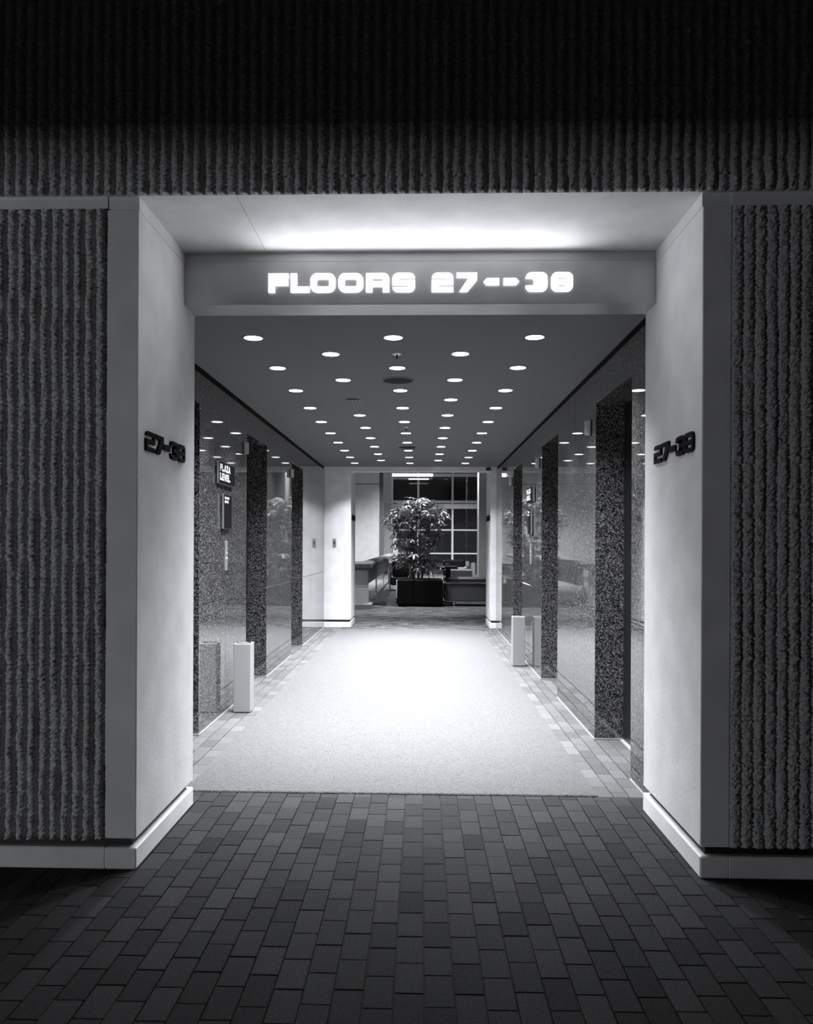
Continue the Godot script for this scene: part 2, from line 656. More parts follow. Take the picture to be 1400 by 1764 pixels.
func facade() -> void:
	var step := 0.0515
	var tall := []
	for i in 5:
		tall.append(rib_mesh(2.89, 0.006, 100 + i))
	var wide := []
	for i in 5:
		wide.append(rib_mesh(2.89, 0.006, 160 + i, true))
	var low := []
	for i in 6:
		low.append(rib_mesh(1.35, 0.007, 200 + i))
	# the two flanking walls with their smooth margin next to the opening
	for s in [-1, 1]:
		var w := setting("wall_front_left" if s < 0 else "wall_front_right", "ribbed concrete wall left of the lobby entrance" if s < 0 else "ribbed concrete wall right of the lobby entrance", "wall")
		var edge := -1.447 if s < 0 else 1.395
		var inner := CL if s < 0 else CR
		put(block(edge, s * 7.0, 0.14, SOFFIT, D0 + 0.012, D0 + 0.4), "wall_core", M.rib, w)
		put(block(edge, s * 7.0, 0.09, 0.141, D0 + 0.03, D0 + 0.4), "reveal", M.dark, w)  # real recess, its shade put in as black
		# plinth with a recess above it
		var st := new_st()
		bd(st, edge - s * 0.004, s * 7.0, 0.0, 0.10, D0 - 0.004, D0 + 0.1, 0.006)
		put(st.commit(), "plinth", M.concrete, w)
		var n := 14 if s < 0 else 14
		for i in n:
			var x: float = edge + s * (step * (i + 0.5))
			put((tall if s < 0 else wide)[rng.randi() % 5], "rib", M.rib, w, Vector3(x, 0.14, -(D0 + 0.009)))
		put(block(edge, s * 7.0, 3.033, SOFFIT, D0 + 0.006, D0 + 0.3), "smooth_band", M.concrete, w)
		put(block(inner, edge, 3.033, SOFFIT, D0 + 0.012, D1), "head_strip", M.concrete, w)
	# the deep ribbed lintel above the opening
	var lin := setting("wall_front_upper", "tall dark ribbed concrete lintel above the lobby entrance", "wall")
	put(block(-7, 7, SOFFIT + 0.12, 6.4, D0, D0 + 0.1), "wall_core", M.rib, lin)
	for i in range(-45, 45):
		put(low[rng.randi() % 6], "rib", M.rib, lin, Vector3(i * step + 0.01, SOFFIT, -D0 + 0.003))
	# soffit over the entrance, in two castings
	var sof := setting("ceiling_entrance", "smooth pale concrete soffit between ribbed lintel and lit sign", "ceiling")
	put(block(-7, -0.853, SOFFIT, SOFFIT + 0.119, D0 - 0.001, D1 + 0.3), "casting", M.concrete, sof)
	put(block(-0.85, 7, SOFFIT, SOFFIT + 0.119, D0 - 0.001, D1 + 0.3), "casting", M.concrete, sof)

func column(s: int, d0: float, d1: float) -> void:
	var near := d0 < 5.0
	var c := setting("wall_column_left" if s < 0 else "wall_column_right",
		"smooth pale concrete column at the %s of the %s of the lobby" % ["left" if s < 0 else "right", "near end" if near else "far end"], "column")
	var x := (CL if s < 0 else CR) if near else (-1.25 if s < 0 else 1.243)
	var out := (-1.447 if s < 0 else 1.395) if near else s * 2.4
	var top := 3.033 if near else SOFFIT
	put(block(x, out, 0.14, top, d0, d1, 0.004), "shaft", M.concrete, c)
	put(block(x + s * 0.03, out, 0.09, 0.145, d0 + 0.03, d1 - 0.03), "reveal", M.dark, c)  # recess under the shaft, coloured black for its shade
	put(block(x - s * 0.002, out, 0.0, 0.10, d0 - 0.004, d1 + 0.004, 0.006), "plinth", M.concrete, c)

# ---------------------------------------------------------------- granite walls with the lift doors
func granite_wall(s: int) -> void:
	var x := WL if s < 0 else WR
	var w := setting("wall_left" if s < 0 else "wall_right", "polished speckled granite wall on the %s with three lift openings" % ("left" if s < 0 else "right"), "wall")
	var piers := []
	var from := D1
	for e in DOORS:
		piers.append([from, e[0]])
		from = e[1]
	piers.append([from, D2])
	var g := 0.0025
	var th := 0.03
	var cores := new_st()
	for p in piers:
		bd(cores, x + s * 0.008, x + s * RECESS, 0, 2.832, p[0] + 0.004, p[1] - 0.004)
		var cols := [p[0], p[1]]
		if p[1] - p[0] > 1.2:
			cols = [p[0], (p[0] + p[1]) / 2.0, p[1]]
		if p[1] - p[0] > 2.2:
			cols = [p[0], p[0] + 0.86, p[1]]
		for i in cols.size() - 1:
			for yy in [[0.012, JOINT], [JOINT, 2.832]]:
				put(block(x, x + s * th, yy[0] + g, yy[1] - g, cols[i] + (0.0 if i == 0 else g), cols[i + 1] - (0.0 if i == cols.size() - 2 else g), 0.002), "stone_panel", M.granite, w)
	for e in DOORS:
		bd(cores, x + s * 0.008, x + s * RECESS, DOOR_TOP + 0.02, 2.832, e[0], e[1])
		put(block(x, x + s * th, DOOR_TOP, 2.832 - g, e[0] + 0.001, e[1] - 0.001, 0.002), "lintel_panel", M.granite, w)
		put(block(x + s * th, x + s * RECESS, DOOR_TOP, DOOR_TOP + 0.03, e[0], e[1]), "head_panel", M.granite, w)
		for k in [[e[0] - 0.03, e[0]], [e[1], e[1] + 0.03]]:
			for yy in [[0.012, JOINT], [JOINT, DOOR_TOP]]:
				put(block(x + s * th, x + s * RECESS, yy[0] + g, yy[1] - g * 0.5, k[0], k[1], 0.001), "jamb_panel", M.granite, w)
	put(cores.commit(), "wall_core", M.grout, w)
	put(block(x + s * RECESS, x + s * 0.6, 0, 3.3, D1, D2), "wall_back", M.hall, w)
	# thin pale line where granite meets floor
	var bb := setting("baseboard_left" if s < 0 else "baseboard_right", "thin pale strip along the foot of the %s granite wall" % ("left" if s < 0 else "right"), "trim")
	var bst := new_st()
	for p in piers:
		bd(bst, x - s * 0.008, x + s * 0.03, 0, 0.010, p[0], p[1])
	for e in DOORS:
		bd(bst, x - s * 0.008, x + s * RECESS, 0, 0.010, e[1] - 0.012, e[1] + 0.02)
		bd(bst, x + s * 0.03, x + s * RECESS, 0, 0.012, e[0] - 0.02, e[0] + 0.012)
	put(bst.commit(), "strip", M.trim, bb)
	# black shadow strip under the ceiling
	var tr := setting("trim_1" if s < 0 else "trim_2", "black recessed strip between ceiling and %s granite wall" % ("left" if s < 0 else "right"), "trim")
	put(block(x + s * 0.012, x + s * 0.2, 2.832, CEIL, D1, D2), "strip", M.black, tr)
	# doors
	var order := ["nearest", "middle", "farthest"]
	for i in 3:
		var e = DOORS[i]
		var d := setting("door_%d" % (i + 1 + (0 if s < 0 else 3)), "dark metal lift door, %s one in the %s granite wall" % [order[i], "left" if s < 0 else "right"], "lift door")
		var mid: float = (e[0] + e[1]) / 2.0
		var xd := x + s * RECESS
		for k in [[e[0], mid - 0.002], [mid + 0.002, e[1]]]:
			put(block(xd, xd + s * 0.04, 0.01, DOOR_TOP, k[0], k[1], 0.003), "door_panel", M.bronze, d)
		put(block(xd - s * 0.03, xd + s * 0.04, 0, 0.008, e[0], e[1]), "sill", M.trim, d)
		# lantern left of the door as one faces it
		var ld: float = e[0] - 0.13 if s < 0 else e[1] + 0.20
		var lan := thing("hall_lantern", "small white half-round call lantern beside the %s lift door on the %s" % [order[i], "left" if s < 0 else "right"], "lantern", Vector3(x, 2.43, -ld), "lift call lanterns")
		var st := new_st()
		var pr := []
		for k in 9:
			var t := -PI / 2 + PI * k / 8.0
			pr.append(Vector2(cos(t) * 0.048, sin(t) * 0.032))
		for k in 8:
			var a: Vector2 = pr[k]
			var b: Vector2 = pr[k + 1]
			quad(st, Vector3(-s * a.x, -0.055, a.y), Vector3(-s * b.x, -0.055, b.y), Vector3(-s * b.x, 0.055, b.y), Vector3(-s * a.x, 0.055, a.y), Vector3(-s * (a.x + b.x), 0, a.y + b.y))
			for yy in [-0.055, 0.055]:
				tri(st, Vector3(-s * a.x, yy, a.y), Vector3(-s * b.x, yy, b.y), Vector3(0, yy, 0), Vector3(0, yy, 0))
		put(st.commit(), "lens", M.lens, lan)
		put(sized(Vector3(0.008, 0.125, 0.075), 0.002), "back_plate", M.bronze, lan, Vector3(-s * 0.004, 0, 0))

# ---------------------------------------------------------------- closed rooms
func shell() -> void:
	var c := setting("ceiling", "dark grey lobby ceiling dotted with recessed downlights", "ceiling")
	put(block(WL - 0.02, WR + 0.02, CEIL, 3.09, D1, D2 + 0.1), "slab", M.ceiling, c)
	var h := setting("ceiling_hall_shade")
	put(block(-7, 7, 2.32, 2.8, -9, 1.2), "slab", M.hall, h)  # unseen; height and front edge set to shade the upper lintel
	put(block(-7.2, 7.2, 6.4, 6.6, 0.7, 4.0), "slab", M.hall, h)
	put(block(-7.2, 7.2, 2.8, 6.6, 0.9, 1.19), "upstand", M.hall, h)
	var b := setting("wall_back")
	put(block(-7.2, 7.2, 0, 2.6, -9.3, -9), "slab", M.hall, b)
	for s in [-1, 1]:
		var w := setting("wall_hall_left" if s < 0 else "wall_hall_right")
		put(block(s * 7.0, s * 7.3, 0, 6.6, -9.3, 4.1), "slab", M.hall, w)
		var v := setting("wall_seating_left" if s < 0 else "wall_seating_right")
		put(block(s * 9.0, s * 9.3, 0, 6.3, 15.4, 43), "slab", M.white_wall, v)
		put(block(s * 1.9, s * 9.3, 0, 6.3, D3 - 0.3, D3), "cross_wall", M.white_wall, v)
	var o := setting("wall_seating_front")
	put(block(-9.3, 9.3, SOFFIT, 6.3, D3 - 0.3, D3), "slab", M.white_wall, o)
	var so := setting("ceiling_exit")
	put(block(-2.4, 2.4, SOFFIT, 3.3, D2, D3), "slab", M.concrete, so)
	var q := setting("ceiling_seating")
	put(block(-9.3, 9.3, 6.2, 6.4, D3 - 0.3, 43), "slab", M.white_wall, q)

# ---------------------------------------------------------------- ceiling fittings
func downlight(x: float, d: float, label: String, lit := true) -> void:
	var t := thing("downlight", label, "ceiling light", Vector3(x, CEIL, -d), "recessed lobby downlights")
	put(DL[0], "trim_ring", M.black_metal if not lit else M.ceiling, t)
	put(DL[1], "lamp_face", M.lamp if lit else M.black, t)
	if lit:
		spot(Vector3(0, -0.012, 0), DOWN, 38.0, 0.055, t, 1.0)
		# the first row throws wider, over the entrance columns
		var first := d < 5.6
		spot(Vector3(0, -0.011, 0), SPILL * (1.3 if first else 1.0), 62.0 if first else 53.0, 0.055, t, 0.75)
	else:
		for k in 3:
			put(sized(Vector3(0.026, 0.004, 0.01), 0.001), "louvre", M.chrome, t, Vector3(-0.035 + 0.035 * k, -0.006, 0))

var DL := []

func ceiling_fittings() -> void:
	DL = [lathe([Vector2(0.062, -0.003), Vector2(0.070, -0.004), Vector2(0.074, 0.0)], 28), lathe([Vector2(0.0, -0.003), Vector2(0.0625, -0.003), Vector2(0.0625, 0.0)], 28)]
	var rows := ["first", "second", "third", "fourth", "fifth", "sixth", "seventh", "eighth", "ninth", "tenth"]
	var x0 := -0.1897
	for i in 10:
		var d := 5.4472 + 0.9381 * i
		for k in 3:
			downlight(x0 + (k - 1) * 0.9441, d, "round glowing downlight, %s from the sign in the %s line" % [rows[i], ["leftmost", "middle", "rightmost"][k]])
		if i < 9:
			for k in 2:
				var dead := i == 2 and k == 0
				downlight(x0 + (k - 0.5) * 0.9441, d + 0.469, "dark unlit round downlight left of the middle line of lamps" if dead else "round glowing downlight, %s from the sign in the %s line" % [rows[i], ["second from left", "second from right"][k]], not dead)
	var vent := [lathe([Vector2(0.118, -0.010), Vector2(0.128, -0.012), Vector2(0.140, -0.002), Vector2(0.145, 0.0)], 40), lathe([Vector2(0.0, -0.004), Vector2(0.06, -0.006), Vector2(0.122, -0.012), Vector2(0.122, 0.0)], 40)]
	for e in [[6.844, "larger-looking dark round ceiling vent near the sign"], [11.57, "dark round ceiling vent far down the lobby ceiling"]]:
		var v := thing("ceiling_vent", e[1], "vent", Vector3(-0.197, CEIL, -e[0]), "round ceiling vents")
		put(vent[0], "ring", M.ceiling, v)
		put(vent[1], "diffuser", M.black, v)
	var sp := [lathe([Vector2(0.0, -0.002), Vector2(0.02, -0.004), Vector2(0.036, -0.003), Vector2(0.04, 0.0)], 24), lathe([Vector2(0.0, -0.038), Vector2(0.014, -0.037), Vector2(0.014, -0.034), Vector2(0.006, -0.03), Vector2(0.007, -0.004)], 16)]
	for e in [[5.942, "small chrome sprinkler head behind the first middle downlight"], [9.678, "small sprinkler head farther back on the lobby ceiling"]]:
		var v := thing("sprinkler", e[1], "sprinkler", Vector3(-0.18, CEIL, -e[0]), "ceiling sprinklers")
		put(sp[0], "escutcheon", M.chrome, v)
		put(sp[1], "head", M.bronze, v)

# ---------------------------------------------------------------- entrance sign
func entrance_sign() -> void:
	var df := 4.426
	var t := thing("lit_sign", "brushed metal sign box with glowing letters FLOORS 27--38 over the entrance", "sign", Vector3(0, 0, 0))
	put(block(CL, CR, 2.807, 3.044, df, 4.638, 0.003), "box", M.steel, t)
	put(block(CL, CR, 3.044, SOFFIT, df + 0.006, 4.6), "top_channel", M.steel, t)
	var k := 0.00316
	var y := 2.871
	for e in [["F", 462.9, 497.6], ["L", 501.4, 534.0], ["O", 535.7, 579.0], ["O", 584.0, 626.7], ["R", 631.7, 671.8], ["S", 677.0, 716.3], ["2", 744.6, 782.0], ["7", 787.5, 822.4], ["<", 833.6, 860.3], [">", 867.9, 894.6], ["3", 905.3, 942.8], ["8", 949.3, 986.1]]:
		var h := 0.103
		var w: float = (e[2] - e[1]) * k / h
		put(letter(e[0], w, 0.1 if e[0] in "FR" else 0.125, 0.34, h, 0.014), "glowing_dash" if e[0] in "<>" else "glowing_digit" if e[0] in "2738" else "glowing_letter", M.letters, t, Vector3(-0.84 + (e[1] - 462.0) * k, y, -df + 0.001))
	panel_light(Vector3(-0.01, y + 0.0515, -df + 0.018), Vector2(1.66, 0.1), SIGN, Vector3(0, PI, 0), t)
	# the back of the same kind of sign over the far end
	var f := thing("sign_box", "plain metal back of the sign box over the far end of the lobby", "sign", Vector3(0, 0, 0))
	put(block(-1.25, 1.243, 2.80, 3.04, D2 + 0.001, D2 + 0.21, 0.003), "box", M.concrete, f)
	var n := thing("bracket", "tiny dark bracket at the right end of the far sign box", "bracket", Vector3(1.20, 2.845, -D2))
	put(sized(Vector3(0.085, 0.022, 0.02), 0.003), "plate", M.black_metal, n, Vector3(0, 0.015, 0.01))
	put(sized(Vector3(0.085, 0.022, 0.02), 0.003), "plate", M.black_metal, n, Vector3(0, -0.015, 0.01))

	var dig := {"*": 1.37, "-": 1.1, "7": 1.37}
	for s in [-1, 1]:
		var q := thing("floor_number", "black raised numerals 27-38 on the near %s column" % ("left" if s < 0 else "right"), "sign", Vector3(CL if s < 0 else CR, 1.937, -3.79 if s < 0 else -4.425), "raised black floor numbers")
		write("27-38", q, Vector3.ZERO, PI / 2 if s < 0 else -PI / 2, dig, 0.17, 0.27, 0.094, 0.011, 0.004, M.black)
		var r := thing("floor_number", "tiny black raised numerals on the far %s column" % ("left" if s < 0 else "right"), "sign", Vector3(-1.25 if s < 0 else 1.243, 1.93, -14.66 if s < 0 else -15.30), "raised black floor numbers")
		write("27-38", r, Vector3.ZERO, PI / 2 if s < 0 else -PI / 2, dig, 0.15, 0.30, 0.1, 0.016, 0.003, M.black)
	var p := thing("wall_plate", "small grey plate on the front of the far left column", "plate", Vector3(-1.545, 1.52, -D2))
	put(sized(Vector3(0.062, 0.15, 0.012), 0.003), "plate", M.steel, p, Vector3(0, 0, 0.006))
	put(sized(Vector3(0.02, 0.05, 0.01), 0.003), "switch", M.black_metal, p, Vector3(0, 0, 0.014))

func carpet() -> void:
	var t := thing("carpet", "pale short-pile carpet running the length of the lobby", "carpet", Vector3(-0.181, 0, -9.565))
	put(sized(Vector3(2.486, 0.024, 9.39), 0.006), "pile", M.carpet, t, Vector3(0, -0.003, 0))

# ---------------------------------------------------------------- plates on the granite
func wall_fittings() -> void:
	for s in [-1, 1]:
		var x := WL if s < 0 else WR
		var side := "left" if s < 0 else "right"
		var turn := PI / 2 if s < 0 else -PI / 2
		var near := 1.0 if s < 0 else -1.0       # towards the end of the line of writing
		var mid := 7.10 if s < 0 else 9.90
		var t := thing("plaza_sign", "black wall sign reading PLAZA LEVEL on the %s granite wall" % side, "sign", Vector3(x, 2.105, -mid), "PLAZA LEVEL signs")
		put(sized(Vector3(0.012, 0.15, 0.5), 0.0), "mount", M.black_metal, t, Vector3(-s * 0.006, -0.012, 0))
		put(sized(Vector3(0.016, 0.190, 0.585), 0.003), "plate", M.black_metal, t, Vector3(-s * 0.018, 0, 0))
		put(sized(Vector3(0.018, 0.190, 0.005), 0.001), "edge_strip", M.steel, t, Vector3(-s * 0.018, 0, 0.2935))
		put(sized(Vector3(0.004, 0.180, 0.575), 0.001), "face", M.black, t, Vector3(-s * 0.027, 0, 0))
		var ww := {"*": 1.04, "A": 1.2, "V": 1.2}
		write("PLAZA", t, Vector3(-s * 0.0285, 0.012, near * 0.265), turn, ww, 0.14, 0.30, 0.062, 0.002, 0.007, M.print)
		write("LEVEL", t, Vector3(-s * 0.0285, -0.065, near * 0.265), turn, ww, 0.14, 0.30, 0.062, 0.002, 0.007, M.print)
		var u := thing("floor_directory", "narrow upright black plate under the PLAZA LEVEL sign on the %s wall" % side, "sign", Vector3(x, 1.778, -mid - 0.03), "lift directory plates")
		put(sized(Vector3(0.012, 0.29, 0.22), 0.0), "mount", M.black_metal, u, Vector3(-s * 0.006, -0.025, 0))
		put(sized(Vector3(0.016, 0.300, 0.285), 0.003), "plate", M.black_metal, u, Vector3(-s * 0.018, 0, 0))
		put(sized(Vector3(0.018, 0.300, 0.005), 0.001), "edge_strip", M.steel, u, Vector3(-s * 0.018, 0, 0.1435))
		put(sized(Vector3(0.004, 0.292, 0.277), 0.001), "face", M.black, u, Vector3(-s * 0.027, 0, 0))
		write("FLOORS", u, Vector3(-s * 0.0285, 0.106, near * 0.118), turn, {"*": 1.15, "L": 1.0}, 0.12, 0.33, 0.022, 0.001, 0.002, M.print)
		write("27-38", u, Vector3(-s * 0.0285, 0.074, near * 0.118), turn, {"*": 1.15, "-": 0.8}, 0.12, 0.33, 0.022, 0.001, 0.002, M.print)
		var b := thing("call_button_panel", "slim metal call-button plate with two buttons on the %s granite wall" % side, "button panel", Vector3(x, 1.39, -mid - 0.07), "lift call plates")
		put(sized(Vector3(0.006, 0.262, 0.085), 0.002), "plate", M.steel, b, Vector3(-s * 0.003, 0, 0))
		for k in 2:
			put(lathe([Vector2(0.0, 0.008), Vector2(0.011, 0.007), Vector2(0.013, 0.0)], 16), "button", M.lens, b, Vector3(-s * 0.006, 0.02 - 0.045 * k, near * -0.012), Vector3(0, 0, s * PI / 2))

func ashtrays() -> void:
	for s in [-1, 1]:
		var at := Vector3(-1.577, 0, -7.232) if s < 0 else Vector3(1.215, 0, -10.13)
		var t := thing("ashtray_stand", "square white ashtray pillar by the left wall under the PLAZA LEVEL sign" if s < 0 else "square pale ashtray pillar by the right granite wall", "ashtray", at, "standing ashtrays")
		put(block(-0.076, 0.076, 0.006, 0.612, -0.08, 0.08, 0.004), "body", M.ashtray, t)
		put(block(-0.062, 0.062, 0.0, 0.012, -0.066, 0.066), "foot", M.black_metal, t)
		put(lathe([Vector2(0.0, 0.612), Vector2(0.05, 0.6135), Vector2(0.05, 0.612)], 28), "sand", M.sand, t)
		put(lathe([Vector2(0.05, 0.611), Vector2(0.05, 0.6155), Vector2(0.066, 0.6155), Vector2(0.066, 0.611)], 28), "rim", M.bronze, t)

# ---------------------------------------------------------------- seating area beyond
func seating_area() -> void:
	# tall pale wall standing left of the view
	var p := setting("wall_pier", "tall pale wall panel at the left beyond the lobby", "wall")
	put(block(-6.0, -1.95, 4.33, 6.2, 38.0, 38.8, 0.01), "upper_panel", M.white_wall, p)
	put(block(-6.0, -1.95, 0.0, 4.30, 38.0, 38.8, 0.01), "lower_panel", M.white_wall, p)
	put(block(-5.98, -1.97, 4.29, 4.34, 38.03, 38.78), "joint", M.mortar, p)
	put(block(-1.95, -1.76, 0.0, 6.2, 38.2, 38.6, 0.01), "dark_post", M.fabric, p)
	# low parapet with padded top
	var l := thing("low_parapet", "low pale parapet with a dark padded top left of the planter", "parapet", Vector3(0, 0, 0))
	put(block(-4.0, -1.13, 0.0, 0.12, 18.55, 19.3, 0.005), "step", M.fabric_light, l)
	put(block(-4.0, -1.22, 0.12, 0.50, 18.7, 19.1, 0.008), "panel", M.white_wall, l)
	put(block(-4.0, -1.22, 0.505, 0.9, 18.7, 19.1, 0.008), "panel", M.white_wall, l)
	put(block(-4.0, -1.14, 0.9, 1.09, 18.62, 19.15, 0.05), "padded_top", M.fabric, l)
	var r := thing("rail", "long dark padded rail running back towards the window", "rail", Vector3(0, 0, 0))
	put(block(-1.42, -1.14, 0.93, 1.09, 19.16, 37.0, 0.05), "padded_top", M.fabric, r)
	for i in 4:
		put(block(-1.40, -1.36, 0.0, 0.93, 20.5 + 4.8 * i, 20.6 + 4.8 * i, 0.01), "post", M.chrome, r)
		if i < 3:
			put(block(-1.39, -1.37, 0.45, 0.93, 20.62 + 4.8 * i, 25.28 + 4.8 * i, 0.004), "infill_panel", M.leather, r)

	armchair("dark cube armchair standing by the padded rail", -0.66, 26.7, 0.6, 0.95)
	planter()
	sofa("dark sofa seen from behind at the right beyond the lobby", 0.57, 1.95, 19.75)
	# things behind the sofa
	var b := thing("low_cabinet", "pale upholstered block behind the dark sofa", "seat", Vector3(1.16, 0, -24.2))
	put(block(-0.36, 0.36, 0.1, 0.76, -0.3, 0.3, 0.03), "body", M.fabric_light, b)
	put(block(-0.32, 0.32, 0.0, 0.1, -0.26, 0.26), "base", M.black, b)
	var tb := thing("side_table", "dark wooden table top right of the plant", "table", Vector3(0.72, 0, -21.3))
	put(block(-0.30, 0.24, 0.86, 0.93, -0.3, 0.3, 0.006), "table_top", M.wood, tb)
	put(block(-0.06, 0.06, 0.03, 0.86, -0.06, 0.06, 0.004), "pedestal", M.wood, tb)
	put(block(-0.2, 0.2, 0.0, 0.03, -0.2, 0.2, 0.004), "base", M.wood, tb)
	var wb := thing("small_box", "small white box standing on the dark table top", "box", Vector3(0.70, 0.93, -21.35))
	put(block(-0.045, 0.045, 0.0, 0.075, -0.03, 0.03, 0.003), "carton", M.print, wb)
	put(block(-0.046, 0.046, 0.06, 0.077, -0.031, 0.031, 0.003), "lid", M.print, wb)
	var ch := thing("shell_chair", "white-framed easy chair with dark cushion near the window", "chair", Vector3(1.2, 0, -27.0))
	var cst := new_st()
	tube(cst, [Vector3(-0.42, 0.70, 0.3), Vector3(0.22, 0.70, 0.3), Vector3(0.3, 0.74, 0.3), Vector3(0.33, 0.8, 0.3), Vector3(0.33, 0.95, 0.3)], 0.05, 0.06, 10)
	put(cst.commit(), "arm_frame", M.print, ch)
	put(block(-0.45, 0.30, 0.42, 0.98, 0.32, 0.45, 0.05), "back_cushion", M.leather, ch)
	put(block(-0.45, 0.36, 0.25, 0.45, -0.3, 0.42, 0.05), "seat_cushion", M.leather, ch)
	for k in [-0.38, 0.3]:
		for j in [-0.25, 0.36]:
			put(block(k - 0.02, k + 0.02, 0, 0.27, j - 0.02, j + 0.02), "leg", M.chrome, ch)
	var ash := thing("ashtray_stand", "square white ashtray pillar far back near the window", "ashtray", Vector3(2.54, 0, -39.5), "standing ashtrays")
	put(block(-0.09, 0.09, 0.006, 0.617, -0.08, 0.08, 0.004), "body", M.ashtray, ash)
	put(block(-0.2, 0.2, 0.0, 0.02, -0.15, 0.15), "foot", M.ashtray, ash)

	window_wall()
	# lamps high over the seating area
	for e in [[-0.1, 19.0, FAR, 24.0, "high downlight over the plant"], [-2.6, 17.6, FAR * 0.8, 40.0, "high downlight over the low parapet"], [1.8, 23.5, FAR * 0.7, 40.0, "high downlight over the sofas"], [-0.6, 31.0, FAR * 1.6, 45.0, "high downlight in the middle of the seating area"], [-2.3, 32.0, FAR * 2.2, 68.0, "high downlight before the far wall panel"], [1.5, 36.0, FAR * 1.6, 66.0, "high downlight before the window"]]:
		var t := thing("high_downlight", "round %s, above the picture" % e[4], "ceiling light", Vector3(e[0], 6.2, -e[1]))
		put(lathe([Vector2(0.0, -0.004), Vector2(0.1, -0.004), Vector2(0.12, -0.004), Vector2(0.13, 0.0)], 24), "lamp_face", M.lamp, t)
		spot(Vector3(0, -0.02, 0), e[2], e[3], 0.1, t, 0.6)

func armchair(label: String, x: float, d: float, w: float, h: float) -> void:
	var t := thing("armchair", label, "armchair", Vector3(x, 0, -d))
	put(block(-w / 2, w / 2, 0.16, 0.42, -0.3, 0.34, 0.03), "seat", M.leather, t)
	put(block(-w / 2 + 0.02, w / 2 - 0.02, 0.42, h, 0.2, 0.36, 0.04), "backrest", M.leather, t)
	for s in [-1, 1]:
		put(block(s * (w / 2), s * (w / 2 + 0.08), 0.16, 0.62, -0.32, 0.34, 0.03), "armrest", M.leather, t)
		for j in [-0.33, 0.34]:
			put(block(s * (w / 2 + 0.02), s * (w / 2 + 0.055), 0.0, 0.62, j - 0.018, j + 0.018, 0.004), "leg", M.chrome, t)

func sofa(label: String, x0: float, x1: float, d: float) -> void:
	var t := thing("sofa", label, "sofa", Vector3((x0 + x1) / 2.0, 0, -d))
	var w := (x1 - x0) / 2.0
	put(block(-w + 0.06, w - 0.06, 0.13, 0.56, 0.0, 0.16, 0.02), "back_panel", M.fabric, t)
	put(block(-w + 0.1, w - 0.1, 0.30, 0.71, 0.05, 0.24, 0.05), "back_cushion", M.leather, t)
	put(block(-w + 0.1, w - 0.1, 0.13, 0.42, 0.16, 0.82, 0.04), "seat", M.leather, t)
	for s in [-1, 1]:
		put(block(s * w, s * (w - 0.12), 0.13, 0.56, 0.02, 0.85, 0.04), "arm_panel", M.leather, t)
		for j in [0.03, 0.8]:
			put(block(s * (w - 0.24) - 0.012, s * (w - 0.24) + 0.012, 0.0, 0.13, j, j + 0.024), "leg", M.chrome, t)
	var st := new_st()
	tube(st, [Vector3(-w + 0.03, 0.12, 0.0), Vector3(-w + 0.03, 0.565, 0.0), Vector3(w, 0.565, 0.0), Vector3(w, 0.12, 0.0)], 0.014)
	tube(st, [Vector3(-w + 0.03, 0.12, 0.0), Vector3(w, 0.12, 0.0)], 0.012)
	put(st.commit(), "tube_frame", M.chrome, t)

# one leaf of an umbrella tree: leaflets spread like fingers and drooping
func palm_leaf(n: int, length: float, droop: float, sd: int) -> ArrayMesh:
	var r := RandomNumberGenerator.new()
	r.seed = sd
	var st := new_st()
	for k in n:
		var t := TAU * (k + r.randf_range(-0.15, 0.15)) / n
		var dir := Vector3(cos(t), 0, sin(t))
		var across := Vector3(-sin(t), 0, cos(t))
		var l := length * r.randf_range(0.8, 1.1)
		var prev := []
		for i in 4:
			var f := i / 3.0
			var c := dir * l * (0.12 + 0.88 * f) * (1.0 - 0.2 * f * droop) + Vector3.DOWN * l * droop * f * f
			var w: float = [0.03, 0.12, 0.10, 0.0][i] * l
			var row := [c - across * w + Vector3.DOWN * w * 0.25, c + across * w + Vector3.DOWN * w * 0.25]
			if i > 0:
				quad(st, prev[0], prev[1], row[1], row[0], Vector3.UP)
			prev = row
	return st.commit()

